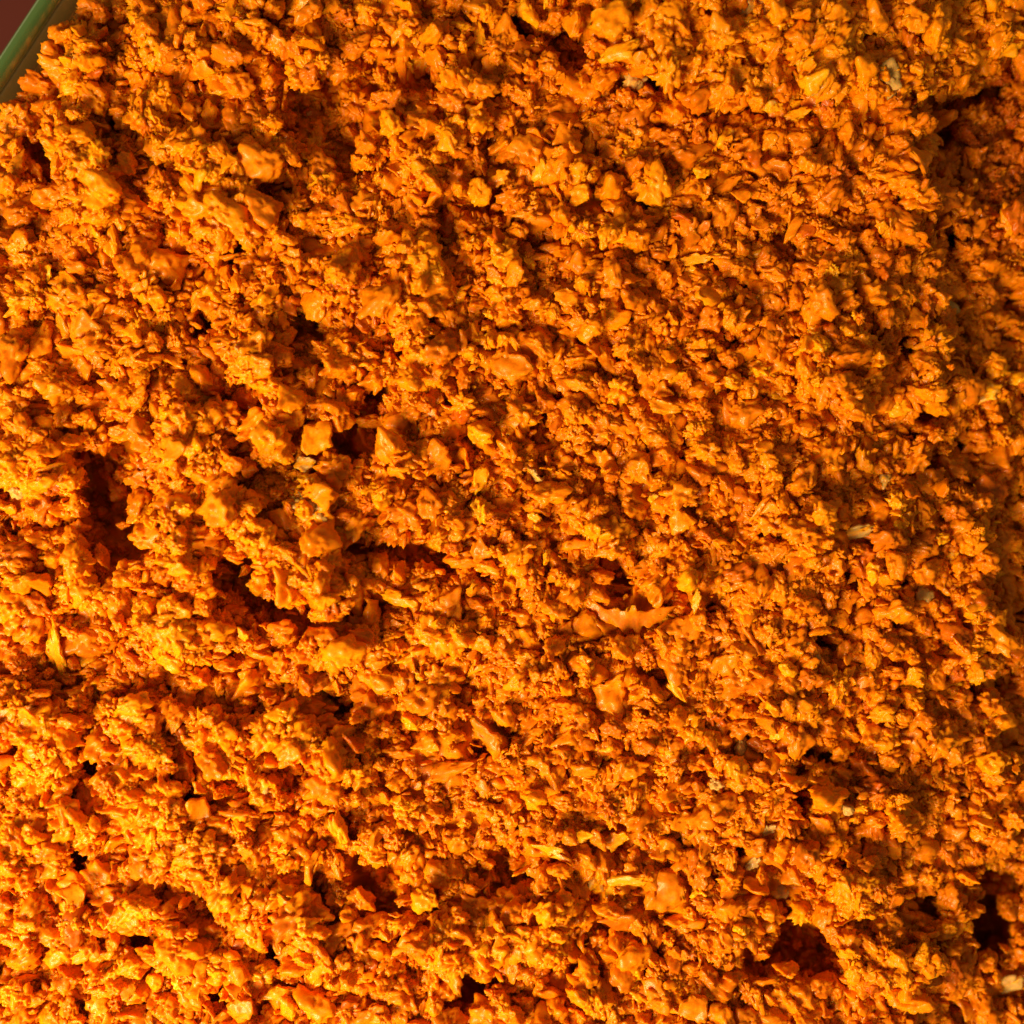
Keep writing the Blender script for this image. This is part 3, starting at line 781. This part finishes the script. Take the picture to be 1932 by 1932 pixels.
npn = len(pts)
def attr(name, typ, arr, key="value"):
    a = me.attributes.new(name, typ, 'POINT')
    a.data.foreach_set(key, arr)
full = lambda a, d: np.concatenate([np.full(nb, d, dtype=a.dtype), a])
attr("is_crumb", 'BOOLEAN', full(np.ones(npn, bool), False))
attr("which", 'INT', full(P['k'][rest].astype(np.int32), 0))
attr("size", 'FLOAT', full((P['s'][rest] * S).astype(np.float32), 0))
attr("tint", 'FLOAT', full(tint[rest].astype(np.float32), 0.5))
attr("yaw", 'FLOAT', full(yaw[rest].astype(np.float32), 0))
ev = np.zeros((nb + npn, 3), np.float32); ev[nb:] = eul[rest]
attr("turn", 'FLOAT_VECTOR', ev.ravel(), "vector")

ng = bpy.data.node_groups.new("pulp_crumbs", 'GeometryNodeTree')
ng.interface.new_socket("Geometry", in_out='INPUT', socket_type='NodeSocketGeometry')
ng.interface.new_socket("Geometry", in_out='OUTPUT', socket_type='NodeSocketGeometry')
A = ng.nodes.new; L = ng.links.new
gi, go = A("NodeGroupInput"), A("NodeGroupOutput")
def named(name, typ):
    n_ = A("GeometryNodeInputNamedAttribute"); n_.data_type = typ; n_.inputs["Name"].default_value = name; return n_.outputs["Attribute"]
sep = A("GeometryNodeSeparateGeometry"); sep.domain = 'POINT'
L(gi.outputs[0], sep.inputs["Geometry"]); L(named("is_crumb", 'BOOLEAN'), sep.inputs["Selection"])
m2p = A("GeometryNodeMeshToPoints"); L(sep.outputs["Selection"], m2p.inputs["Mesh"])
ci = A("GeometryNodeCollectionInfo"); ci.inputs["Collection"].default_value = lib
ci.inputs["Separate Children"].default_value = True; ci.inputs["Reset Children"].default_value = True
iop = A("GeometryNodeInstanceOnPoints")
L(m2p.outputs[0], iop.inputs["Points"]); L(ci.outputs[0], iop.inputs["Instance"])
iop.inputs["Pick Instance"].default_value = True
L(named("which", 'INT'), iop.inputs["Instance Index"])
e2r = A("FunctionNodeEulerToRotation"); L(named("turn", 'FLOAT_VECTOR'), e2r.inputs[0])
cx_ = A("ShaderNodeCombineXYZ"); L(named("yaw", 'FLOAT'), cx_.inputs[2])
e2r2 = A("FunctionNodeEulerToRotation"); L(cx_.outputs[0], e2r2.inputs[0])
rr = A("FunctionNodeRotateRotation"); rr.rotation_space = 'LOCAL'
L(e2r.outputs[0], rr.inputs[0]); L(e2r2.outputs[0], rr.inputs[1]); L(rr.outputs[0], iop.inputs["Rotation"])
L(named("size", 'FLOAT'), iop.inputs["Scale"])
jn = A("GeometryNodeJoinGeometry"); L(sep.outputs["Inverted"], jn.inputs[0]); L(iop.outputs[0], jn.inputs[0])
L(jn.outputs[0], go.inputs[0])
md = pulp.modifiers.new("crumbs", 'NODES'); md.node_group = ng
print("crumbs", npn, "singles", len(single), "bed faces", len(faces))
